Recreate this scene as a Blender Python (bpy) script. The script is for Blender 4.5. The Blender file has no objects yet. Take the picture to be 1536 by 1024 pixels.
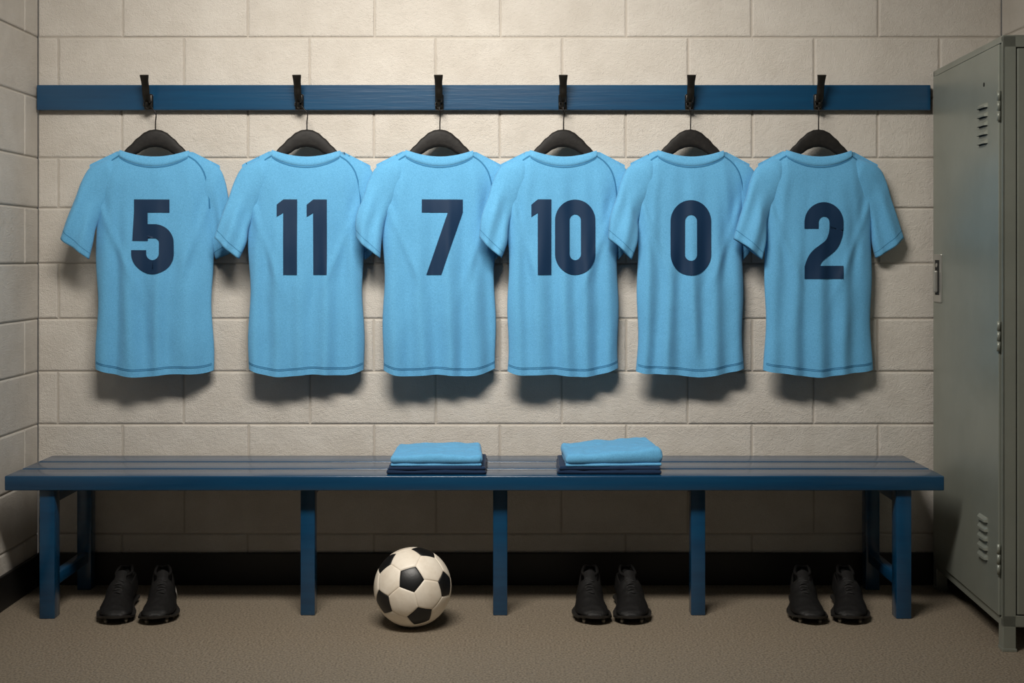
import bpy, bmesh, math, random
from mathutils import Vector, Matrix, noise
random.seed(4)
scn = bpy.context.scene
COL = scn.collection

# ------------------------------------------------------------ helpers
def lin(c):
    c = c/255.0
    return c/12.92 if c <= 0.04045 else ((c+0.055)/1.055)**2.4
def rgb(r, g, b): return (lin(r), lin(g), lin(b), 1)

def mat(name, col, rough=0.6, metallic=0.0, bump=None, var=None, sheen=0.0, coat=0.0, spec=0.5, bump2=None, stretch=None, bump3=None):
    m = bpy.data.materials.new(name); m.use_nodes = True
    nt = m.node_tree; b = nt.nodes['Principled BSDF']
    b.inputs['Base Color'].default_value = col
    b.inputs['Roughness'].default_value = rough
    b.inputs['Metallic'].default_value = metallic
    b.inputs['Specular IOR Level'].default_value = spec
    if sheen:
        b.inputs['Sheen Weight'].default_value = sheen
        b.inputs['Sheen Roughness'].default_value = 0.6
    if coat: b.inputs['Coat Weight'].default_value = coat; b.inputs['Coat Roughness'].default_value = 0.2
    tc = nt.nodes.new('ShaderNodeTexCoord')
    src = tc.outputs['Object']
    if stretch:
        mp = nt.nodes.new('ShaderNodeMapping'); mp.inputs['Scale'].default_value = stretch
        nt.links.new(src, mp.inputs['Vector']); src = mp.outputs['Vector']
    prev = None
    for bm_ in (bump, bump2, bump3):
        if bm_:
            sc, st, dist = bm_
            n = nt.nodes.new('ShaderNodeTexNoise'); n.inputs['Scale'].default_value = sc
            n.inputs['Detail'].default_value = 6; n.inputs['Roughness'].default_value = 0.6
            nt.links.new(src, n.inputs['Vector'])
            bp = nt.nodes.new('ShaderNodeBump'); bp.inputs['Strength'].default_value = st
            bp.inputs['Distance'].default_value = dist
            nt.links.new(n.outputs['Fac'], bp.inputs['Height'])
            if prev: nt.links.new(prev.outputs['Normal'], bp.inputs['Normal'])
            prev = bp
    if prev: nt.links.new(prev.outputs['Normal'], b.inputs['Normal'])
    if var:
        sc, c2, lo, hi = var
        n = nt.nodes.new('ShaderNodeTexNoise'); n.inputs['Scale'].default_value = sc
        n.inputs['Detail'].default_value = 8; n.inputs['Roughness'].default_value = 0.65
        nt.links.new(src, n.inputs['Vector'])
        mr = nt.nodes.new('ShaderNodeMapRange'); mr.inputs[1].default_value = lo; mr.inputs[2].default_value = hi
        nt.links.new(n.outputs['Fac'], mr.inputs[0])
        mx = nt.nodes.new('ShaderNodeMix'); mx.data_type = 'RGBA'
        mx.inputs[6].default_value = col; mx.inputs[7].default_value = c2
        nt.links.new(mr.outputs[0], mx.inputs[0])
        nt.links.new(mx.outputs[2], b.inputs['Base Color'])
    return m

def obj(name, verts, faces, mats, parent=None, smooth=True, fmat=None, fix=True):
    me = bpy.data.meshes.new(name)
    me.from_pydata([tuple(v) for v in verts], [], faces)
    for m in (mats if isinstance(mats, (list, tuple)) else [mats]): me.materials.append(m)
    if fmat:
        for p, i in zip(me.polygons, fmat): p.material_index = i
    if fix:
        bm = bmesh.new(); bm.from_mesh(me)
        bmesh.ops.recalc_face_normals(bm, faces=bm.faces)
        bm.to_mesh(me); bm.free()
    for p in me.polygons: p.use_smooth = smooth
    o = bpy.data.objects.new(name, me); COL.objects.link(o)
    if parent: o.parent = parent
    return o

def empty(name, loc=(0, 0, 0), rot=(0, 0, 0)):
    e = bpy.data.objects.new(name, None); e.location = loc; e.rotation_euler = rot
    e.empty_display_size = 0.05
    COL.objects.link(e); return e

class MB:
    """accumulates geometry in one mesh"""
    def __init__(s): s.v = []; s.f = []; s.m = []
    def add(s, verts, faces, mi=0):
        o = len(s.v); s.v += [tuple(v) for v in verts]
        for f in faces: s.f.append(tuple(i+o for i in f)); s.m.append(mi)
    def box(s, lo, hi, bev=0.002, mi=0, M=None, seg=2):
        bm = bmesh.new(); bmesh.ops.create_cube(bm, size=1)
        for v in bm.verts:
            v.co = Vector([(lo[i]+hi[i])/2 + v.co[i]*(hi[i]-lo[i]) for i in range(3)])
        if bev: bmesh.ops.bevel(bm, geom=list(bm.edges), offset=bev, segments=seg, affect='EDGES', profile=0.5)
        bm.verts.index_update()
        vs = [v.co.copy() for v in bm.verts]
        if M: vs = [M @ v for v in vs]
        s.add(vs, [[v.index for v in f.verts] for f in bm.faces], mi); bm.free()
    def tube(s, pts, r, n=8, mi=0, cap=True, sq=(1, 1)):
        pts = [Vector(p) for p in pts]; rs = r if isinstance(r, (list, tuple)) else [r]*len(pts)
        vs = []; up0 = None
        for i, p in enumerate(pts):
            t = (pts[min(i+1, len(pts)-1)]-pts[max(i-1, 0)]).normalized()
            if up0 is None:
                a = Vector((1, 0, 0)) if abs(t.x) < 0.9 else Vector((0, 1, 0))
            else: a = up0
            a = (a - t*a.dot(t)).normalized(); up0 = a; b = t.cross(a)
            for k in range(n):
                th = 2*math.pi*k/n
                vs.append(p + a*math.cos(th)*rs[i]*sq[0] + b*math.sin(th)*rs[i]*sq[1])
        fs = []
        for i in range(len(pts)-1):
            for k in range(n):
                k2 = (k+1) % n
                fs.append((i*n+k, i*n+k2, (i+1)*n+k2, (i+1)*n+k))
        if cap: fs.append(tuple(range(n))[::-1]); fs.append(tuple((len(pts)-1)*n+k for k in range(n)))
        s.add(vs, fs, mi)
    def done(s, name, mats, parent=None, smooth=True, fix=True):
        return obj(name, s.v, s.f, mats, parent, smooth, s.m, fix)

def shade_auto(o, ang=35):
    me = o.data
    bm = bmesh.new(); bm.from_mesh(me)
    a = math.radians(ang)
    for e in bm.edges:
        if len(e.link_faces) == 2 and e.calc_face_angle(0) > a: e.smooth = False
    bm.to_mesh(me); bm.free()

def crom(P, n):
    P = [Vector(p) for p in P]; Q = [P[0]*2-P[1]] + P + [P[-1]*2-P[-2]]
    out = []; m = len(P)-1
    for j in range(n+1):
        t = j/n*m; i = min(int(t), m-1); f = t-i
        a, b, c, d = Q[i], Q[i+1], Q[i+2], Q[i+3]
        out.append(0.5*((2*b)+(c-a)*f+(2*a-5*b+4*c-d)*f*f+(3*b-a-3*c+d)*f**3))
    return out
def interp(T, t):
    for (a, x), (b, y) in zip(T, T[1:]):
        if t <= b:
            f = max(0, (t-a)/(b-a)); f = f*f*(3-2*f)*0.4+f*0.6
            return x+(y-x)*f
    return T[-1][1]
def sstep(a, b, x):
    t = max(0, min(1, (x-a)/(b-a))); return t*t*(3-2*t)

# ------------------------------------------------------------ materials
M_wall = mat('painted_block', rgb(211, 205, 196), 0.6, bump=(330, 0.7, 0.005), bump2=(90, 0.45, 0.005), bump3=(22, .3, .008), var=(7, rgb(198, 191, 181), 0.35, 0.7))
M_mortar = mat('mortar', rgb(180, 173, 163), 0.8, bump=(200, 0.4, 0.003))
M_floor = mat('speckled_vinyl', rgb(146, 134, 117), 0.6, bump=(300, 0.15, 0.002), var=(170, rgb(102, 92, 78), 0.42, 0.62))
M_base = mat('black_rubber', rgb(20, 19, 19), 0.5, bump=(80, 0.1, 0.002))
M_ceil = mat('ceiling_paint', rgb(165, 161, 155), 0.8, bump=(120, 0.2, 0.002))
M_blue = mat('blue_gloss_paint', rgb(14, 66, 100), 0.26, bump=(22, 0.25, 0.002), coat=0.5, stretch=(0.25, 4, 4), var=(8, rgb(12, 56, 88), 0.4, 0.7))
M_jersey = mat('jersey_fabric', rgb(102, 174, 218), 0.8, bump=(800, 0.6, 0.001), bump2=(38, 0.25, 0.005), sheen=0.1, spec=0.25, var=(420, rgb(86, 156, 200), .4, .6))
M_seam = mat('jersey_seam', rgb(58, 120, 162), 0.9, bump=(900, 0.3, 0.0006), spec=0.2)
M_num = mat('number_print', rgb(10, 42, 72), 0.6, bump=(45, 0.1, 0.002), spec=0.3)
M_navy = mat('navy_fabric', rgb(14, 40, 70), 0.85, bump=(500, 0.3, 0.001), bump2=(30, 0.3, 0.005), sheen=0.1, spec=0.2)
M_hang = mat('black_hanger_wood', rgb(30, 28, 26), 0.6, bump=(60, 0.4, 0.002), var=(60, rgb(22, 20, 19), 0.4, 0.6), spec=.3)
M_iron = mat('black_iron', rgb(42, 39, 35), 0.35, metallic=0.6, bump=(120, 0.2, 0.001))
M_wire = mat('dark_wire', rgb(22, 20, 19), 0.35, metallic=0.7)
M_boot = mat('boot_leather', rgb(20, 19, 19), 0.58, bump=(150, 0.35, 0.002), bump2=(40, 0.3, 0.004), spec=.35)
M_sole = mat('boot_sole', rgb(34, 32, 30), 0.5)
M_stud = mat('stud_metal', rgb(150, 146, 138), 0.35, metallic=0.7)
M_flash = mat('boot_white_trim', rgb(200, 196, 188), 0.5)
M_bwhite = mat('ball_white', rgb(246, 236, 220), 0.42, bump=(260, 0.25, 0.001), var=(14, rgb(224, 210, 190), 0.45, 0.75))
M_bblack = mat('ball_black', rgb(20, 20, 21), 0.4, bump=(260, 0.25, 0.001))
M_lock = mat('locker_enamel', rgb(148, 152, 142), 0.36, metallic=0.25, bump=(90, 0.08, 0.001), var=(4, rgb(136, 140, 130), 0.35, 0.7))
M_ldark = mat('locker_gap', rgb(26, 26, 25), 0.8)
M_steel = mat('brushed_steel', rgb(185, 183, 176), 0.3, metallic=0.7, bump=(200, 0.1, 0.001))

# ------------------------------------------------------------ room (back wall face y=0, floor z=0)
XL, XR = -1.506, 1.555
YF = -5.2
ZC = 2.62
rows = [0, .1608, .3345, .508, .6756, .843, 1.0188, 1.1947, 1.3536, 1.544, 1.737, 1.925, 2.12, 2.32, 2.52, ZC]
def block_wall(name, u0, u1, jA, jB, place):
    mb = MB(); g = 0.0044; bv = 0.005; d = 0.0042
    q = [place(u0, 0, -d), place(u1, 0, -d), place(u1, ZC, -d), place(u0, ZC, -d)]
    mb.add(q, [(0, 1, 2, 3)], 1)
    for r in range(len(rows)-1):
        j0 = jB if r % 2 == 0 else jA
        k = math.floor((u0-j0)/0.4004)
        xs = [u0]; x = j0 + k*0.4004
        while x < u1:
            if x > u0+0.012 and x < u1-0.012: xs.append(x + random.uniform(-.0015, .0015))
            x += 0.4004
        xs.append(u1)
        for a, b in zip(xs, xs[1:]):
            a2 = a + (g/2 if a > u0 else 0); b2 = b - (g/2 if b < u1 else 0)
            z0 = rows[r]+g/2; z1 = rows[r+1]-g/2
            off = random.uniform(-.0008, .0008)
            def ring(i, dep):
                return [place(a2+i, z0+i, dep), place(b2-i, z0+i, dep), place(b2-i, z1-i, dep), place(a2+i, z1-i, dep)]
            vs = ring(0, -d)+ring(0.0012, -0.0014+off)+ring(bv, off)
            fs = []
            for l in (0, 4):
                for i in range(4):
                    fs.append((l+i, l+(i+1) % 4, l+4+(i+1) % 4, l+4+i))
            fs.append((8, 9, 10, 11))
            mb.add(vs, fs, 0)
    return mb.done(name, [M_wall, M_mortar], smooth=False, fix=False)
block_wall('wall_back', XL, XR, -1.443, -1.239, lambda u, z, d: (u, -d, z))
block_wall('wall_left', YF, 0, -0.31, -0.11, lambda u, z, d: (XL+d, u, z))
block_wall('wall_right', YF, 0, -0.20, -0.40, lambda u, z, d: (XR-d, u, z))
mb = MB(); mb.box((XL-.1, YF, -.1), (XR+.1, .1, 0), 0); mb.done('floor', [M_floor], smooth=False)
mb = MB(); mb.box((XL-.1, YF, ZC), (XR+.1, .1, ZC+.1), 0); mb.done('ceiling', [M_ceil], smooth=False)
mb = MB(); mb.box((XL+.001, -.012, .0), (XR-.001, -.0005, .102), .003); mb.done('baseboard_back', [M_base], smooth=False)
mb = MB(); mb.box((XL+.0005, YF, .0), (XL+.012, -.0125, .102), .003); mb.done('baseboard_left', [M_base], smooth=False)
mb = MB(); mb.box((XR-.012, YF, .0), (XR-.0005, -.0125, .102), .003); mb.done('baseboard_right', [M_base], smooth=False)

# ------------------------------------------------------------ rail
mb = MB(); mb.box((XL+.004, -.024, 1.503), (1.323, -.001, 1.583), .003); mb.done('coat_rail', [M_blue], smooth=False)

# ------------------------------------------------------------ hooks
hookpx = [223, 449, 659, 844, 1034, 1227]
for px in hookpx:
    X = (px-768)/476.0
    mb = MB()
    mb.box((X-.0135, -.038, 1.503), (X+.0135, -.0235, 1.553), .006, seg=3)
    arm = crom([(X, -.030, 1.53), (X, -.047, 1.528), (X, -.062, 1.545), (X, -.068, 1.57), (X, -.078, 1.590), (X, -.083, 1.606)], 24)
    mb.tube(arm, [.0115+(.0025*sstep(17, 24, i)) for i in range(25)], 12, sq=(1.0, .5))
    low = crom([(X, -.032, 1.515), (X, -.045, 1.510), (X, -.056, 1.514), (X, -.058, 1.524)], 10)
    mb.tube(low, .0052, 8)
    for zz in (1.512, 1.545):
        mb.tube([(X, -.036, zz), (X, -.0395, zz)], [.0035, .0022], 8)
    o = mb.done('coat_hook', [M_iron]); shade_auto(o, 40)

# ------------------------------------------------------------ jerseys
J = 1/483.0
KSH = 0.11     # jersey turned slightly: its left side stands further off the wall
MID = -0.060
def zz(y): return 1.04+(385-y)*J

class Jersey:
    def __init__(s, cx, W, num, spread, seed, full_right=False):
        s.cx = cx; s.W = W; s.num = num; s.seed = seed
        rnd = random.Random(seed); s.r = rnd
        s.X0 = (cx-768)*J
        s.ridges = []
        # long soft drape folds: alternating crests and valleys of uneven spacing
        x = -W*0.84; sgn = 1
        while x < W*0.9:
            s.ridges.append((x, rnd.uniform(-.05, .05), rnd.uniform(8, 12), rnd.uniform(.008, .0145)*sgn*(1 if sgn > 0 else .85), rnd.uniform(240, 340) if abs(x) < 50 else rnd.uniform(215, 270)))
            x += rnd.uniform(14, 25); sgn = -sgn
        s.diag = [(-W*0.95, 300, rnd.uniform(.3, .45), .005, 7), (W*0.95, 300, -rnd.uniform(.3, .45), .005, 7),
                  (-W*0.85, 285, .16, -.004, 7), (W*0.85, 285, -.16, -.004, 7),
                  (-W*0.62, 262, -.10, .004, 8), (W*0.62, 262, .10, .004, 8)]
        s.root = empty('football_jersey', (s.X0, 0, 0))
        s.body(); s.collar(); s.sleeve(-1, spread, True)
        s.sleeve(1, spread, full_right)
        s.number(); s.seams()
    def Wy(s, y):
        return s.W + 9*(1-sstep(262, 325, y)) - 2.0*math.sin((y-320)/240*math.pi)*(y > 320) + 1.5*math.sin(y*.045+s.seed)*sstep(300, 350, y)
    def yT(s, x):
        a = abs(x)
        if a < 50: return 226 + 11*(1-(a/50)**2)
        return 226 + (a-50)*0.56 + 5*sstep(84, 96, a)
    def yTf(s, x):
        a = abs(x)
        if a < 50: return 226 + 34*(1-(a/50)**2)
        return s.yT(x)
    def yB(s, x):
        u = x/s.W
        return 564 - 4*u*u - 5*abs(u)**6 + 2.0*math.sin(u*5+s.seed)
    def mid(s, x): return MID + KSH*x*J
    def fold(s, x, y):
        f = 0
        for xk, sl, w, a, y0 in s.ridges:
            g = .10+.90*sstep(y0, 550, y)**.85
            ww = w*(0.9+.35*sstep(300, 560, y))
            f += a*g*math.exp(-((x-xk-sl*(y-400)-2.5*math.sin(y*.018+xk))/ww)**2)
        for x0, y0, sl, a, w in s.diag:
            d = x-(x0+sl*(y-y0)); g = sstep(y0-20, y0+20, y)*(1-sstep(y0+60, y0+190, y))
            f += a*g*math.exp(-(d/w)**2)
        f += .0055*noise.noise(Vector((x*.02+s.seed*7, y*.007, 3)))
        f += .0022*noise.noise(Vector((x*.045+s.seed*3, y*.02, 9)))
        return f
    def T(s, x, y):
        u = min(1, abs(x)/s.Wy(y))
        side = (1-u**3.2)**.5
        n = 1-sstep(36, 58, abs(x))
        d = max(0, y-s.yT(x))
        top = 1-(1-n)*math.exp(-d/13)
        top *= (1 - n*0.45*math.exp(-d/25))
        return side*top, side
    def F(s, x, y, off=0):
        t, side = s.T(x, y)
        return s.mid(x) - .030*t - s.fold(x, y)*min(1, side*1.3)*sstep(-2, 40, y-s.yT(x)) - off
    def body(s):
        nu, nv = 170, 120
        vs = []; fs = []
        for sheet in (0, 1):
            for j in range(nv+1):
                v = j/nv
                for i in range(nu+1):
                    u = math.sin((i/nu-.5)*math.pi)
                    u = 0.45*u+0.55*(i/nu*2-1)
                    x = u*s.W; top = s.yT(x) if sheet == 0 else s.yTf(x)
                    y = top + v*(s.yB(x)-top)
                    x = u*(s.W+(s.Wy(y)-s.W)*(sstep(0, .15, v) if abs(x) < 50 else 1))
                    if sheet == 0: yy = s.F(x, y)
                    else:
                        t, side = s.T(x, y); yy = s.mid(x) + .020*t + .3*s.fold(x, y)*side
                    vs.append((x*J, yy, zz(y)))
        N = (nu+1)*(nv+1)
        for sh in (0, N):
            for j in range(nv):
                for i in range(nu):
                    a = sh+j*(nu+1)+i
                    fs.append((a, a+1, a+nu+2, a+nu+1) if sh == 0 else (a, a+nu+1, a+nu+2, a+1))
        o = obj('body', vs, fs, [M_jersey], s.root, fix=False)
        md = o.modifiers.new('w', 'WELD'); md.merge_threshold = .0004
    def strip(s, mb, rows_, mi=0):
        n = len(rows_[0]); vs = []
        for r in rows_:
            for (x, y, o) in r: vs.append((x*J, s.F(x, y, o), zz(y)))
        fs = []
        for j in range(len(rows_)-1):
            for i in range(n-1):
                a = j*n+i; fs.append((a, a+1, a+n+1, a+n))
        mb.add(vs, fs, mi)
    def collar(s):
        mb = MB(); n = 60
        prof = [(-2.2, -.006), (-3.0, .001), (-1, .0040), (3, .0050), (7, .0050), (10.5, .0040), (12.5, -.001)]
        rows_ = []
        for dy, off in prof:
            r = []
            for i in range(n+1):
                x = -51+102*i/n
                e = 1-(abs(x)/51)**2
                r.append((x, s.yT(x*0.98)+dy*(0.6+.4*e**.5), off))
            rows_.append(r)
        s.strip(mb, rows_, 0)
        r2 = []
        for k in (-.9, .9):
            r = []
            for i in range(n+1):
                x = -50+100*i/n; e = 1-(abs(x)/51)**2
                r.append((x, s.yT(x*.98)+13.4*(.6+.4*e**.5)+k, .0012))
            r2.append(r)
        s.strip(mb, r2, 1)
        vs = []; fs = []
        for k, (dy, oo) in enumerate([(-2, .0), (4, .003), (10, 0)]):
            for i in range(n+1):
                x = -50+100*i/n; y = s.yTf(x)+dy
                vs.append((x*J, s.mid(x)+.012*(1-(x/52)**2)+.001+oo, zz(y)))
        for k in range(2):
            for i in range(n):
                a = k*(n+1)+i; fs.append((a, a+1, a+n+2, a+n+1))
        mb.add(vs, fs, 0)
        mb.done('collar', [M_jersey, M_seam], s.root)
    def sleeve(s, sg, spread, full):
        W = s.W; rn = s.r
        if full:
            tip = spread[0]; L = [(60, 236), (80, 242), (96, 252), (106, 272), (113, 296), (123, 325), (tip, 357)]
            R = [(48, 262), (60, 290), (72, 312), (80, 330), (W-2, 345), (W, 365), (spread[1]-1, 388)]
            ymid_end = -.030 if sg < 0 else .0
        else:
            L = [(60, 236), (80, 242), (96, 252), (104, 272), (108, 296), (111, 328), (spread[2], 366)]
            R = [(48, 262), (60, 290), (70, 312), (76, 330), (78, 345), (80, 365), (spread[3], 390)]
            ymid_end = .012
        n = 60; NR = 56
        Lp = crom([(x, y, 0) for x, y in L], n); Rp = crom([(x, y, 0) for x, y in R], n)
        vs = []; fs = []
        ph = rn.uniform(0, 6)
        front = []
        for j in range(n+1):
            t = j/n
            a, b = Lp[j], Rp[j]
            C = (a+b)/2; H = (b-a)/2
            w = H.length*J
            th = min(.027, .62*w) * (1-.15*t)
            if not full: th *= .7
            base = s.mid(sg*C.x) if sg < 0 or full else MID+KSH*80*J
            ym = base + ymid_end*sstep(.25, 1, t)
            rowf = []
            for k in range(NR):
                an = 2*math.pi*k/NR
                c, sn = math.cos(an), math.sin(an)
                p = C + H*c
                f = .0055*math.sin(c*5.2+ph+t*1.8)*sstep(.2, .8, t)*abs(sn)
                f += .006*noise.noise(Vector((p.x*.035+s.seed*11, p.y*.02, sg*5)))*abs(sn)*sstep(.1, .4, t)
                yy = ym - th*(1 if sn > 0 else -1)*abs(sn)**.8 - f*(1 if sn > 0 else -.4)
                q = (sg*p.x*J, yy, zz(p.y + 1.0*math.sin(c*3+ph)*sstep(.9, 1, t)))
                vs.append(q)
                if sn >= 0: rowf.append((c, q))
            front.append(rowf)
        # hem turned in: lining follows the inside of the sleeve
        for ins, back in ((.955, 0), (.90, 2), (.86, 7)):
            row = [Vector(v) for v in vs[(n-back)*NR:(n-back+1)*NR]]
            Cq = sum(row, Vector())/NR
            for v in row: vs.append(Cq+(v-Cq)*ins)
        tot = n+4
        for j in range(tot-1):
            for k in range(NR):
                k2 = (k+1) % NR
                fs.append((j*NR+k, j*NR+k2, (j+1)*NR+k2, (j+1)*NR+k))
        fs.append(tuple((tot-1)*NR+k for k in range(NR)))
        obj('sleeve_left' if sg < 0 else 'sleeve_right', vs, fs, [M_jersey], s.root)
        mb = MB()
        for jf in (n-4,):
            A = front[jf]; B = front[jf+1]
            vv = []
            for (c, q), (c2, q2) in zip(A, B):
                q = Vector(q); q2 = Vector(q2)
                vv.append(q.lerp(q2, .2)+Vector((0, -.0005, 0))); vv.append(q.lerp(q2, .48)+Vector((0, -.0005, 0)))
            ff = [(2*i, 2*i+1, 2*i+3, 2*i+2) for i in range(len(A)-1)]
            mb.add(vv, ff)
        mb.done('cuff_stitch', [M_seam], s.root)
    def rib(s, mb, path, w, off=.0020, nw=4, closed=False, mi=0):
        n = len(path); rows_ = []
        for i, p in enumerate(path):
            if closed: a = path[(i-1) % n]; b = path[(i+1) % n]
            else: a = path[max(i-1, 0)]; b = path[min(i+1, n-1)]
            t = Vector((b[0]-a[0], b[1]-a[1])).normalized(); nr = Vector((-t.y, t.x))
            rows_.append([(p[0]+nr.x*w*(k/nw-.5), p[1]+nr.y*w*(k/nw-.5), off) for k in range(nw+1)])
        if closed: rows_.append(rows_[0])
        s.strip(mb, rows_, mi)
    def quad(s, mb, P, n=14, m=24, off=.0020):
        a, b, c, d = [Vector(p) for p in P]
        rows_ = []
        for j in range(m+1):
            l = a.lerp(d, j/m); r = b.lerp(c, j/m)
            rows_.append([(l.lerp(r, i/n).x, l.lerp(r, i/n).y, off) for i in range(n+1)])
        s.strip(mb, rows_)
    def number(s):
        mb = MB()
        def seg(x0, y0, x1, y1, n=24): return [(x0+(x1-x0)*i/n, y0+(y1-y0)*i/n) for i in range(n+1)]
        def arc(cx, cy, rx, ry, a0, a1, n=18):
            return [(cx+rx*math.cos(math.radians(a0+(a1-a0)*i/n)), cy-ry*math.sin(math.radians(a0+(a1-a0)*i/n))) for i in range(n+1)]
        def join(*L):
            o = []
            for l in L:
                for p in l:
                    if not o or (abs(o[-1][0]-p[0])+abs(o[-1][1]-p[1])) > .4: o.append(p)
            return o
        def one(xl, y0, y1):
            s.quad(mb, [(xl+9.5, y0), (xl+30, y0), (xl+30, y1), (xl+9.5, y1)], m=40)
            s.quad(mb, [(xl+9.7, y0), (xl+9.7, y0+20), (xl, y0+26), (xl, y0+8)], 10, 8, .00205)
        def zero(xc, y0, y1, w=60, st=21):
            r = (w-st)/2; x0 = xc-r; x1 = xc+r; t = y0+st/2; b = y1-st/2
            ry = r*1.05
            P = join(arc(xc, t+ry, r, ry, 0, 180, 28), seg(x0, t+ry, x0, b-ry), arc(xc, b-ry, r, ry, 180, 360, 28), seg(x1, b-ry, x1, t+ry))
            if abs(P[0][0]-P[-1][0])+abs(P[0][1]-P[-1][1]) < .4: P.pop()
            s.rib(mb, P, st, nw=10, closed=True)
        nm = s.num; c0 = {'5': 228.5, '11': 453, '7': 663.5, '10': 845, '0': 1036.5, '2': 1236}[nm]-s.cx
        if nm == '5':
            y0, y1 = 299, 411; st = 21
            s.quad(mb, [(c0-27, y0), (c0+25, y0), (c0+25, y0+19.5), (c0-27, y0+19.5)], n=34)
            s.quad(mb, [(c0-27, y0+19), (c0-7, y0+19), (c0-7, y0+62), (c0-29, y0+62)], off=.00205)
            r = 20.5
            xr = c0+31-st/2; xl = c0-30.5+st/2
            t = y0+37+st/2; b = y1-st/2
            P = join(seg(c0-16, t+3, c0-8, t, 4), arc(xr-r+3, t+r-3, r-3, r-3, 90, 0, 16), seg(xr, t+r, xr, b-r), arc(xr-r, b-r, r, r, 0, -90, 16),
                     arc(xl+r, b-r, r, r, 270, 180, 16), seg(xl, b-r, xl, b-r-5, 3))
            s.rib(mb, P, st, off=.0021, nw=10)
        elif nm == '11':
            one(c0-37, 299, 412); one(c0+7, 299, 412)
        elif nm == '7':
            s.quad(mb, [(c0-30.5, 299), (c0+30.5, 299), (c0+30.5, 318.5), (c0-30.5, 318.5)], n=34)
            s.quad(mb, [(c0+8.5, 318), (c0+30.5, 318), (c0-1.5, 412), (c0-24, 412)], m=40, off=.00205)
        elif nm == '10':
            one(c0-48, 299, 412); zero(c0+18, 299, 412, 61, 22)
        elif nm == '0':
            zero(c0, 300, 413, 62, 22)
        elif nm == '2':
            y0, y1 = 303, 418; st = 21.5
            r = 20; xr = c0+30-st/2; xl = c0-30+st/2; t = y0+st/2
            P = join(seg(xl, t+r+9, xl, t+r, 5), arc((xl+xr)/2, t+r, (xr-xl)/2, r, 180, 0, 26), seg(xr, t+r, xr, t+r+10, 6))
            Q = crom([(xr, t+r+9, 0), (xr-2, t+r+20, 0), (xr-9, t+r+34, 0), (xl+9, y1-34, 0), (xl+1.5, y1-20, 0), (xl+.5, y1-12, 0)], 34)
            P = join(P, [(q.x, q.y) for q in Q])
            s.rib(mb, P, st, nw=10)
            s.quad(mb, [(c0-29.5, y1-19.5), (c0+29.5, y1-19.5), (c0+29.5, y1), (c0-29.5, y1)], n=34, off=.00205)
        mb.done('number', [M_num], s.root)
    def seams(s):
        mb = MB(); W = s.W
        for dy in (-9.5, -11.5):
            s.rib(mb, [(x, s.yB(x)+dy) for x in [(-W+2)+(2*W-4)*i/170 for i in range(171)]], .9, .0008, 1)
        for sg in (-1, 1):
            P = crom([(sg*47, 231, 0), (sg*61, 240, 0), (sg*72, 254, 0), (sg*78, 272, 0), (sg*81, 292, 0), (sg*82, 312, 0)], 40)
            s.rib(mb, [(p.x, p.y) for p in P], 2.0, .0014, 1)
        mb.done('stitching', [M_seam], s.root)

spec = [
    (228.5, 86.5, '5', (133, 92, 134, 88)),
    (457.5, 86.5, '11', (133, 97, 112, 86)),
    (658.5, 85.5, '7', (123, 88, 104, 84)),
    (845.5, 85, '10', (126, 94, 104, 84)),
    (1037.5, 82.5, '0', (126, 92, 102, 82)),
    (1231, 84, '2', (133, 91, 0, 0)),
]
for i, (cx, W, nm, sp) in enumerate(spec):
    Jersey(cx, W, nm, sp, i+3, full_right=(i == 5))

# ------------------------------------------------------------ hangers
for (cx, W, nm, sp), px in zip(spec, hookpx):
    X0 = (cx+0.5-768)*J
    mb = MB()
    top = [(0, 192.5), (8, 193.5), (16, 197), (27, 206), (38, 217.5), (50, 230), (70, 246)]
    bot = [(0, 219), (8, 220), (16, 223), (27, 230), (38, 238), (50, 248), (70, 259)]
    n = 44; vs = []; fs = []; NR = 12
    for i in range(-n, n+1):
        a = abs(i)/n*70
        yt = interp(top, a); yb = interp(bot, a); c = (yt+yb)/2; h = (yb-yt)/2
        x = (a if i > 0 else -a)
        if abs(i) == n: h *= .6
        for k in range(NR):
            t = 2*math.pi*k/NR; cs, sn = math.cos(t), math.sin(t)
            vs.append((X0+x*J, MID+KSH*x*J + .0075*math.copysign(abs(sn)**.6, sn), zz(c-h*math.copysign(abs(cs)**.7, cs))))
    for i in range(2*n):
        for k in range(NR):
            k2 = (k+1) % NR; fs.append((i*NR+k, i*NR+k2, (i+1)*NR+k2, (i+1)*NR+k))
    fs.append(tuple(range(NR))); fs.append(tuple(2*n*NR+k for k in range(NR)))
    mb.add(vs, fs, 0)
    HX = (px-768)/476.0
    dx = HX-X0
    path = crom([(X0, MID, zz(196)), (X0, MID, zz(182)), (X0+.001, MID+.002, zz(170)), (X0+dx*.25, -.058, zz(163)), (X0+dx*.7, -.055, 1.512),
                 (HX-.009, -.051, 1.512), (HX-.011, -.049, 1.522), (HX-.003, -.047, 1.5285), (HX+.009, -.047, 1.523)], 44)
    mb.tube(path, .0019, 8, 1)
    mb.done('clothes_hanger', [M_hang, M_wire])

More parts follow.
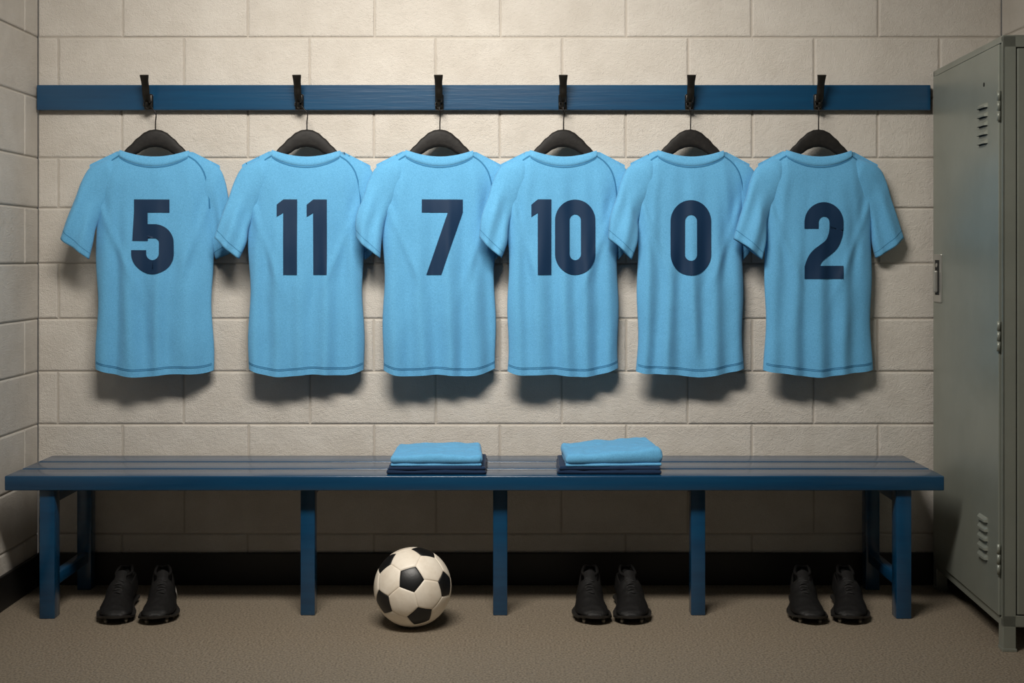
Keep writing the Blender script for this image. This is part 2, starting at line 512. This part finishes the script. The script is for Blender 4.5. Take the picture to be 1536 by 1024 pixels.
# ------------------------------------------------------------ bench
root = empty('locker_room_bench')
bx0, bx1 = -1.452, 1.237
ZT = .413
ys = [(-.400, -.283), (-.271, -.156), (-.144, -.026)]
for k, (a, b) in enumerate(ys):
    mb = MB(); mb.box((bx0, a, ZT-.042), (bx1, b, ZT), .0035, seg=3); o = mb.done('slat_%d' % (k+1), [M_blue], root); shade_auto(o)
mb = MB()
for X in (-1.336, 1.126):
    mb.box((X-.022, -.385, 0.0), (X+.022, -.340, ZT-.0415), .003)
    mb.box((X-.022, -.072, 0.0), (X+.022, -.028, ZT-.0415), .003)
    mb.box((X-.014, -.342, .085), (X+.014, -.070, .118), .003)
    mb.box((X-.016, -.342, ZT-.085), (X+.016, -.070, ZT-.0415), .003)
for X in ((464.5-768)/512, (750.5-768)/512, (1044.5-768)/512):
    mb.box((X-.021, -.350, 0.0), (X+.021, -.308, ZT-.0415), .003)
    mb.box((X-.014, -.310, ZT-.075), (X+.014, -.028, ZT-.0415), .003)
o = mb.done('legs', [M_blue], root); shade_auto(o)

# ------------------------------------------------------------ folded clothing
def slab(mb, w, d, h, z0, mi, seed, M, tilt=(0, 0), sk=0.0, wav=1.0):
    nx, ny = 60, 46; r = h*.5
    vs = []; fs = []
    for sd in (1, -1):
        for j in range(ny+1):
            for i in range(nx+1):
                u = math.sin((i/nx-.5)*math.pi)*.5+(i/nx-.5); v = math.sin((j/ny-.5)*math.pi)*.5+(j/ny-.5)
                x = u*w/2; y = v*d/2
                ex = max(0, abs(x)-(w/2-r))/r; ey = max(0, abs(y)-(d/2-r))/r
                if ex > 0 and ey > 0:
                    l = math.sqrt(ex*ex+ey*ey)
                    if l > 1:
                        x = math.copysign(w/2-r+ex/l*r, x); y = math.copysign(d/2-r+ey/l*r, y)
                e = math.sqrt(max(0, 1-min(1, ex*ex+ey*ey)))
                wv = .0035*noise.noise(Vector((x*14+seed, y*14, seed)))+.0015*noise.noise(Vector((x*45, y*45+seed, 0)))
                z = z0+h/2+sd*h/2*e + (wv*wav if sd > 0 else 0)*e
                z += max(0, tilt[0]*(x/w+.5)+tilt[1]*(y/d+.5))*(.5+.5*sd*e)
                x2 = x*(1-sk*(y/d+.5)) + .003*noise.noise(Vector((y*20, z0*50, seed)))
                y2 = y + .003*noise.noise(Vector((x*16, z0*60, seed+4)))
                vs.append(M @ Vector((x2, y2, z)))
    N = (nx+1)*(ny+1)
    for b in (0, N):
        for j in range(ny):
            for i in range(nx):
                a = b+j*(nx+1)+i; fs.append((a, a+1, a+nx+2, a+nx+1) if b == 0 else (a, a+nx+1, a+nx+2, a+1))
    mb.add(vs, fs, mi)
def stack(cx, cy, wn, wl, d, rn, rl, tl, h2, offl, seed):
    r = empty('folded_kit_stack', (cx, cy, ZT))
    mb = MB()
    M = Matrix.Rotation(rn, 4, 'Z')
    slab(mb, wn, d, .012, .0005, 0, seed, M); slab(mb, wn-.006, d-.004, .011, .0115, 0, seed+1, M @ Matrix.Rotation(.01, 4, 'Z'))
    o = mb.done('navy_shorts', [M_navy], r, fix=False); o.modifiers.new('w', 'WELD').merge_threshold = .0002
    mb = MB()
    M = Matrix.Translation((offl, 0, 0)) @ Matrix.Rotation(rl, 4, 'Z')
    slab(mb, wl-.004, d-.012, .010, .0218, 0, seed+3, M, (0, 0), .05, .3)
    slab(mb, wl, d-.006, h2-.007, .0288, 0, seed+2, M, tl, .05, 1.6)
    o = mb.done('blue_shirt', [M_jersey], r, fix=False); o.modifiers.new('w', 'WELD').merge_threshold = .0002
stack(-.218, -.262, .288, .268, .232, 0.0, 0.01, (0, .004), .033, -.002, 3)
stack(.283, -.262, .300, .284, .232, -.02, .05, (.018, .003), .034, .006, 23)

# ------------------------------------------------------------ football boots
def boot(X, Yt, rot, flash=0, mirror=1):
    e = empty('football_boot', (X, Yt, 0), (0, 0, rot))
    Lh = .275; WS = 1.17
    wT = [(0, .010), (.03, .024), (.10, .032), (.3, .033), (.5, .038), (.7, .045), (.84, .043), (.93, .033), (.98, .019), (1, .006)]
    wT = [(a, b*WS) for a, b in wT]
    hT = [(0, .085), (.03, .102), (.10, .110), (.22, .100), (.34, .097), (.42, .094), (.55, .079), (.7, .062), (.84, .049), (.93, .040), (.98, .032), (1, .024)]
    n = 60; NR = 40; vs = []; fs = []
    def cxo(t): return mirror*.006*math.sin(t*math.pi*1.0)-mirror*.006*sstep(.6, 1, t)
    for j in range(n+1):
        t = j/n; w = interp(wT, t); h = interp(hT, t); zb = .016+.008*sstep(.82, 1, t)
        cav = sstep(.05, .09, t)*(1-sstep(.36, .42, t))
        for k in range(NR):
            a = 2*math.pi*k/NR; c, s_ = math.cos(a), math.sin(a)
            zr = .5+.5*math.copysign(abs(s_)**.75, s_)
            tap = .30 if t < .45 else .30+.25*sstep(.45, .6, t)-.2*sstep(.75, .95, t)
            x = w*math.copysign(abs(c)**.7, c)*(1-tap*zr**1.5)
            z = zb+(h-zb)*zr
            if s_ > .5:
                q = sstep(.5, .80, s_)
                z -= cav*q*(h-.045)
            z += .0015*noise.noise(Vector((x*60, t*14, z*40)))
            vs.append((x+cxo(t), Lh*(1-t)-.0, z))
    for j in range(n):
        for k in range(NR):
            k2 = (k+1) % NR; fs.append((j*NR+k, j*NR+k2, (j+1)*NR+k2, (j+1)*NR+k))
    fs.append(tuple(range(NR))); fs.append(tuple(n*NR+k for k in range(NR)))
    obj('upper', vs, fs, [M_boot], e)
    mb = MB(); vs = []; fs = []
    for j in range(n+1):
        t = j/n; w = interp(wT, t)*(1.04-.12*math.sin(math.pi*min(1, t/.75))**4)+.001; z = .012+.009*sstep(.82, 1, t)
        y = Lh*(1-t)*1.012-.002
        for (fx, dz) in ((-.9, 0), (-1, .002), (-1, .007), (1, .007), (1, .002), (.9, 0)):
            vs.append((w*fx+cxo(t), y, z+dz))
    for j in range(n):
        for k in range(6): fs.append((j*6+k, j*6+(k+1) % 6, (j+1)*6+(k+1) % 6, (j+1)*6+k))
    fs.append(tuple(range(6))); fs.append(tuple(n*6+k for k in range(6)))
    mb.add(vs, fs, 0)
    for t, fx in ((.06, 0.0), (.14, .55), (.14, -.55), (.62, .7), (.62, -.7), (.74, .72), (.74, -.72), (.88, .6), (.88, -.6)):
        w = interp(wT, t); x = fx*w+cxo(t); y = Lh*(1-t); z = .013+.009*sstep(.82, 1, t)
        mb.tube([(x, y, z), (x, y, .006), (x, y, .0)], [.0068, .0052, .0042], 10, 0)
        mb.tube([(x, y, .0085), (x, y, .0002)], [.0062, .0050], 10, 1)
    o = mb.done('sole', [M_sole, M_stud], e, smooth=True); shade_auto(o, 40)
    mb = MB()
    P = []
    for i in range(33):
        a = 2*math.pi*i/32; t = .215+.165*math.cos(a)
        w = interp(wT, t)*.60; h = interp(hT, t)
        P.append((math.sin(a)*w*.98*(1-.25*max(0, math.cos(a)))+cxo(t), Lh*(1-t), h-.003+.003*abs(math.cos(a))))
    mb.tube(P, .0045, 8, 0, cap=False)
    for i in range(6):
        t = .42+i*.045; h = interp(hT, t)+.001; w = .018-.0007*i
        sgn = 1 if i % 2 else -1
        path = crom([(-w+cxo(t), Lh*(1-t), h-.008), (-w*.5+cxo(t), Lh*(1-t)+sgn*.002, h), (w*.5+cxo(t), Lh*(1-t)-sgn*.002, h), (w+cxo(t), Lh*(1-t), h-.008)], 10)
        mb.tube(path, .0024, 6, 0)
    tv = []; tf = []
    for j in range(9):
        t = .50-.17*j/8; hh = interp(hT, t)+.0015+.014*(j/8)**1.5
        for k in range(7):
            x = (k/6-.5)*2; tv.append((x*.016+cxo(t), Lh*(1-t), hh-.006*x*x))
    for j in range(8):
        for k in range(6): a = j*7+k; tf.append((a, a+1, a+8, a+7))
    mb.add(tv, tf, 0)
    mb.done('laces_and_collar', [M_boot], e)
    if flash:
        vs = []; fs = []
        for j in range(13):
            t = .40+.12*j/12; w = interp(wT, t)
            for k in range(5):
                zr = .34+.09*k; hh = interp(hT, t); z = .016+(hh-.016)*zr
                sv = abs(2*zr-1)**(1/.75); c = math.sqrt(max(0, 1-sv*sv))
                tt = t+.03*k/4
                x = flash*(interp(wT, tt)*c**.7*(1-.3*zr**1.5)+.0028)
                vs.append((x+cxo(tt), Lh*(1-tt), z))
        for j in range(12):
            for k in range(4): a = j*5+k; fs.append((a, a+1, a+6, a+5))
        obj('side_flash', vs, fs, [M_flash], e)
def place(xt, xh, mirror, flash=0, yt=-.455):
    boot(xt, yt, -math.atan2(xh-xt, .28), flash, mirror)
place(-1.124, -1.164, -1); place(-1.001, -1.060, 1, 1)
place(.229, .238, -1); place(.343, .341, 1)
place(.840, .880, -1); place(.958, 1.002, 1)

# ------------------------------------------------------------ soccer ball
def make_ball(loc, R):
    phi = (1+5**.5)/2
    ico = []
    for a in (-1, 1):
        for b in (-phi, phi): ico += [Vector((0, a, b)), Vector((a, b, 0)), Vector((b, 0, a))]
    ico = [v.normalized() for v in ico]
    view = Vector((.28, -3.55, .93)).normalized()
    right = Vector((0, 0, 1)).cross(view).normalized(); upv = view.cross(right)
    ctr = (view*.975+upv*.20-right*.05).normalized()
    r2 = upv.cross(ctr).normalized(); u2 = ctr.cross(r2)
    ang = math.radians(69)
    tgt_n = (r2*math.cos(ang)+u2*math.sin(ang)).normalized()
    c0 = ico[0]; nb = min(ico[1:], key=lambda v: (v-c0).length)
    t0 = (nb-c0*nb.dot(c0)).normalized()
    A = Matrix((c0, t0, c0.cross(t0))).transposed(); B = Matrix((ctr, tgt_n, ctr.cross(tgt_n))).transposed()
    Rm = B @ A.transposed()
    ico = [(Rm @ v).normalized() for v in ico]
    el = min((a-b).length for i, a in enumerate(ico) for b in ico[:i])
    pts = {}
    for i, a in enumerate(ico):
        for j, b in enumerate(ico):
            if i != j and (a-b).length < el*1.05: pts[(i, j)] = a+(b-a)/3
    faces = []
    def order(c, ks):
        x = (pts[ks[0]]-c); x = (x-c.normalized()*x.dot(c.normalized())).normalized(); y = c.normalized().cross(x)
        return sorted(ks, key=lambda k: math.atan2((pts[k]-c).dot(y), (pts[k]-c).dot(x)))
    for i, a in enumerate(ico):
        ks = [k for k in pts if k[0] == i]; faces.append((order(a, ks), 1))
    n = len(ico)
    for i in range(n):
        for j in range(i):
            for k in range(j):
                if all((ico[p]-ico[q]).length < el*1.05 for p, q in ((i, j), (j, k), (i, k))):
                    c = (ico[i]+ico[j]+ico[k])/3
                    ks = [(p, q) for p in (i, j, k) for q in (i, j, k) if p != q]
                    faces.append((order(c, ks), 0))
    mb = MB(); S = 14
    for ks, mi in faces:
        P = [pts[k] for k in ks]; c = sum(P, Vector())/len(P)
        for q in range(len(P)):
            a, b = P[q], P[(q+1) % len(P)]
            vs = []; idx = {}; fs = []
            for i in range(S+1):
                for j in range(S+1-i):
                    wc = ((S-i-j)/S)**1.5; rest = (i+j)
                    wa = (1-wc)*(i/rest) if rest else 0; wb = (1-wc)*(j/rest) if rest else 0
                    p = a*wa+b*wb+c*wc
                    dd = wc*(a+b).length/2*.45
                    depth = .0022*math.exp(-(dd*R/.0016))
                    idx[(i, j)] = len(vs); vs.append(p.normalized()*(R-depth)+Vector(loc))
            for i in range(S):
                for j in range(S-i):
                    fs.append((idx[(i, j)], idx[(i+1, j)], idx[(i, j+1)]))
                    if j < S-i-1: fs.append((idx[(i+1, j)], idx[(i+1, j+1)], idx[(i, j+1)]))
            mb.add(vs, fs, mi)
    o = mb.done('soccer_ball', [M_bwhite, M_bblack], fix=False)
    bm = bmesh.new(); bm.from_mesh(o.data)
    bmesh.ops.remove_doubles(bm, verts=bm.verts, dist=.00005)
    bmesh.ops.recalc_face_normals(bm, faces=bm.faces); bm.to_mesh(o.data); bm.free()
make_ball((-.28, -.450, .1095), .1095)

# ------------------------------------------------------------ metal locker
LK = empty('metal_locker', (1.329, -.030, 0), (0, 0, -math.radians(3.1)))
D_, Wd, Zb, Zt = .655, .20, .065, 1.622
mb = MB()
mb.box((.004, -D_+.004, Zb+.002), (Wd, 0, Zt-.002), .001, 1)
mb.box((0, -.016, Zb), (.006, 0, Zt), .0015); mb.box((0, -D_, Zb), (.006, -D_+.014, Zt), .0015)
mb.box((0, -D_, Zt-.016), (.006, 0, Zt), .0015); mb.box((0, -D_, Zb), (.006, 0, Zb+.022), .0015)
mb.box((0, -D_, Zb), (.034, -D_+.006, Zt), .0015); mb.box((Wd-.012, -D_, Zb), (Wd, -D_+.006, Zt), .0015)
mb.box((0, -D_, Zt-.03), (Wd, -D_+.006, Zt), .0015); mb.box((0, -D_, Zb), (Wd, -D_+.006, Zb+.03), .0015)
mb.box((.037, -D_-.001, Zb+.033), (Wd-.015, -D_+.006, Zt-.033), .002)
mb.box((0, -D_, Zt-.003), (Wd, 0, Zt+.002), .001); mb.box((0, -D_, Zb), (Wd, 0, Zb+.003), .001)
for (x0, y0) in ((0, -D_), (0, -.036), (Wd-.034, -D_), (Wd-.034, -.036)):
    mb.box((x0, y0, 0), (x0+.034, y0+.036, Zb+.002), .002)
    mb.box((x0-.001 if x0 == 0 else x0, y0-.0015, 0), (x0+.036, y0+.0375, .008), .001)
mb.done('cabinet', [M_lock, M_ldark], LK, smooth=False)
mb = MB()
dy0, dy1 = -D_+.0175, -.0195
mb.box((-.006, dy0, Zb+.025), (.004, dy1, Zt-.019), .0025, 0)
def louver(yc, zc, w=.076):
    n = 12; vs = []; fs = []
    for i in range(n+1):
        y = yc-w/2+w*i/n; e = math.sqrt(max(0, 1-(2*i/n-1)**6))
        for k, (dx, dz) in enumerate(((0, .008), (.004, .006), (.009, .0005), (.0095, -.005))):
            vs.append((-.006-dx*e, y, zc+dz*1))
    for i in range(n):
        for k in range(3): a = i*4+k; fs.append((a, a+1, a+5, a+4))
    mb.add(vs, fs, 0)
    mb.box((-.0066, yc-w/2+.003, zc-.0075), (-.0058, yc+w/2-.003, zc+.001), 0, 1)
yl = -.512
for i in range(5): louver(yl, 1.452-i*.0245)
for i in range(5): louver(yl, .322-i*.0255)
mb.tube([(-.0058, yl-.006, 1.512), (-.0068, yl-.006, 1.512)], .006, 16, 1)
mb.done('door', [M_lock, M_ldark], LK, smooth=False)
mb = MB()
for z0 in (.79, 1.40, .20):
    for k in range(3):
        mb.tube([(-.006, -D_+.0155, z0+k*.027), (-.006, -D_+.0155, z0+k*.027+.0255)], .0048, 10)
mb.done('hinges', [M_lock], LK)
mb = MB(); yc = -.080
mb.box((-.0105, yc-.040, .900), (-.0055, yc+.040, 1.048), .0018)
mb.box((-.0112, yc-.022, .922), (-.010, yc+.022, 1.030), .0004, 1)
mb.box((-.023, yc-.012, .930), (-.0105, yc+.008, .998), .004, 0, seg=3)
mb.tube([(-.0105, yc, 1.014), (-.0135, yc, 1.014)], .007, 14)
mb.done('latch_handle', [M_steel, M_ldark], LK, smooth=False)

# ------------------------------------------------------------ lights
def area(name, loc, target, sx, sy, power, col, spread=180):
    l = bpy.data.lights.new(name, 'AREA'); l.shape = 'RECTANGLE'; l.size = sx; l.size_y = sy; l.energy = power; l.color = col
    l.spread = math.radians(spread)
    o = bpy.data.objects.new(name, l); COL.objects.link(o); o.location = loc
    o.rotation_euler = (Vector(target)-Vector(loc)).to_track_quat('-Z', 'Y').to_euler(); return o
area('ceiling_light', (-.32, -1.70, 2.57), (-.12, -.15, 1.15), 1.2, .6, 49, (1.0, .945, .865), 108)
w = bpy.data.worlds.new('world'); scn.world = w; w.use_nodes = True
w.node_tree.nodes['Background'].inputs[0].default_value = (1, .94, .86, 1)
w.node_tree.nodes['Background'].inputs[1].default_value = .06

# ------------------------------------------------------------ camera
cd = bpy.data.cameras.new('camera'); cam = bpy.data.objects.new('camera', cd); COL.objects.link(cam)
cam.location = (0, -4, 1.04); cam.rotation_euler = (math.radians(90), 0, 0)
cd.sensor_width = 36; cd.lens = 1888/1536*36; cd.shift_y = -127/1536; cd.clip_start = .05
scn.camera = cam
scn.view_settings.view_transform = 'Standard'
scn.view_settings.look = 'None'
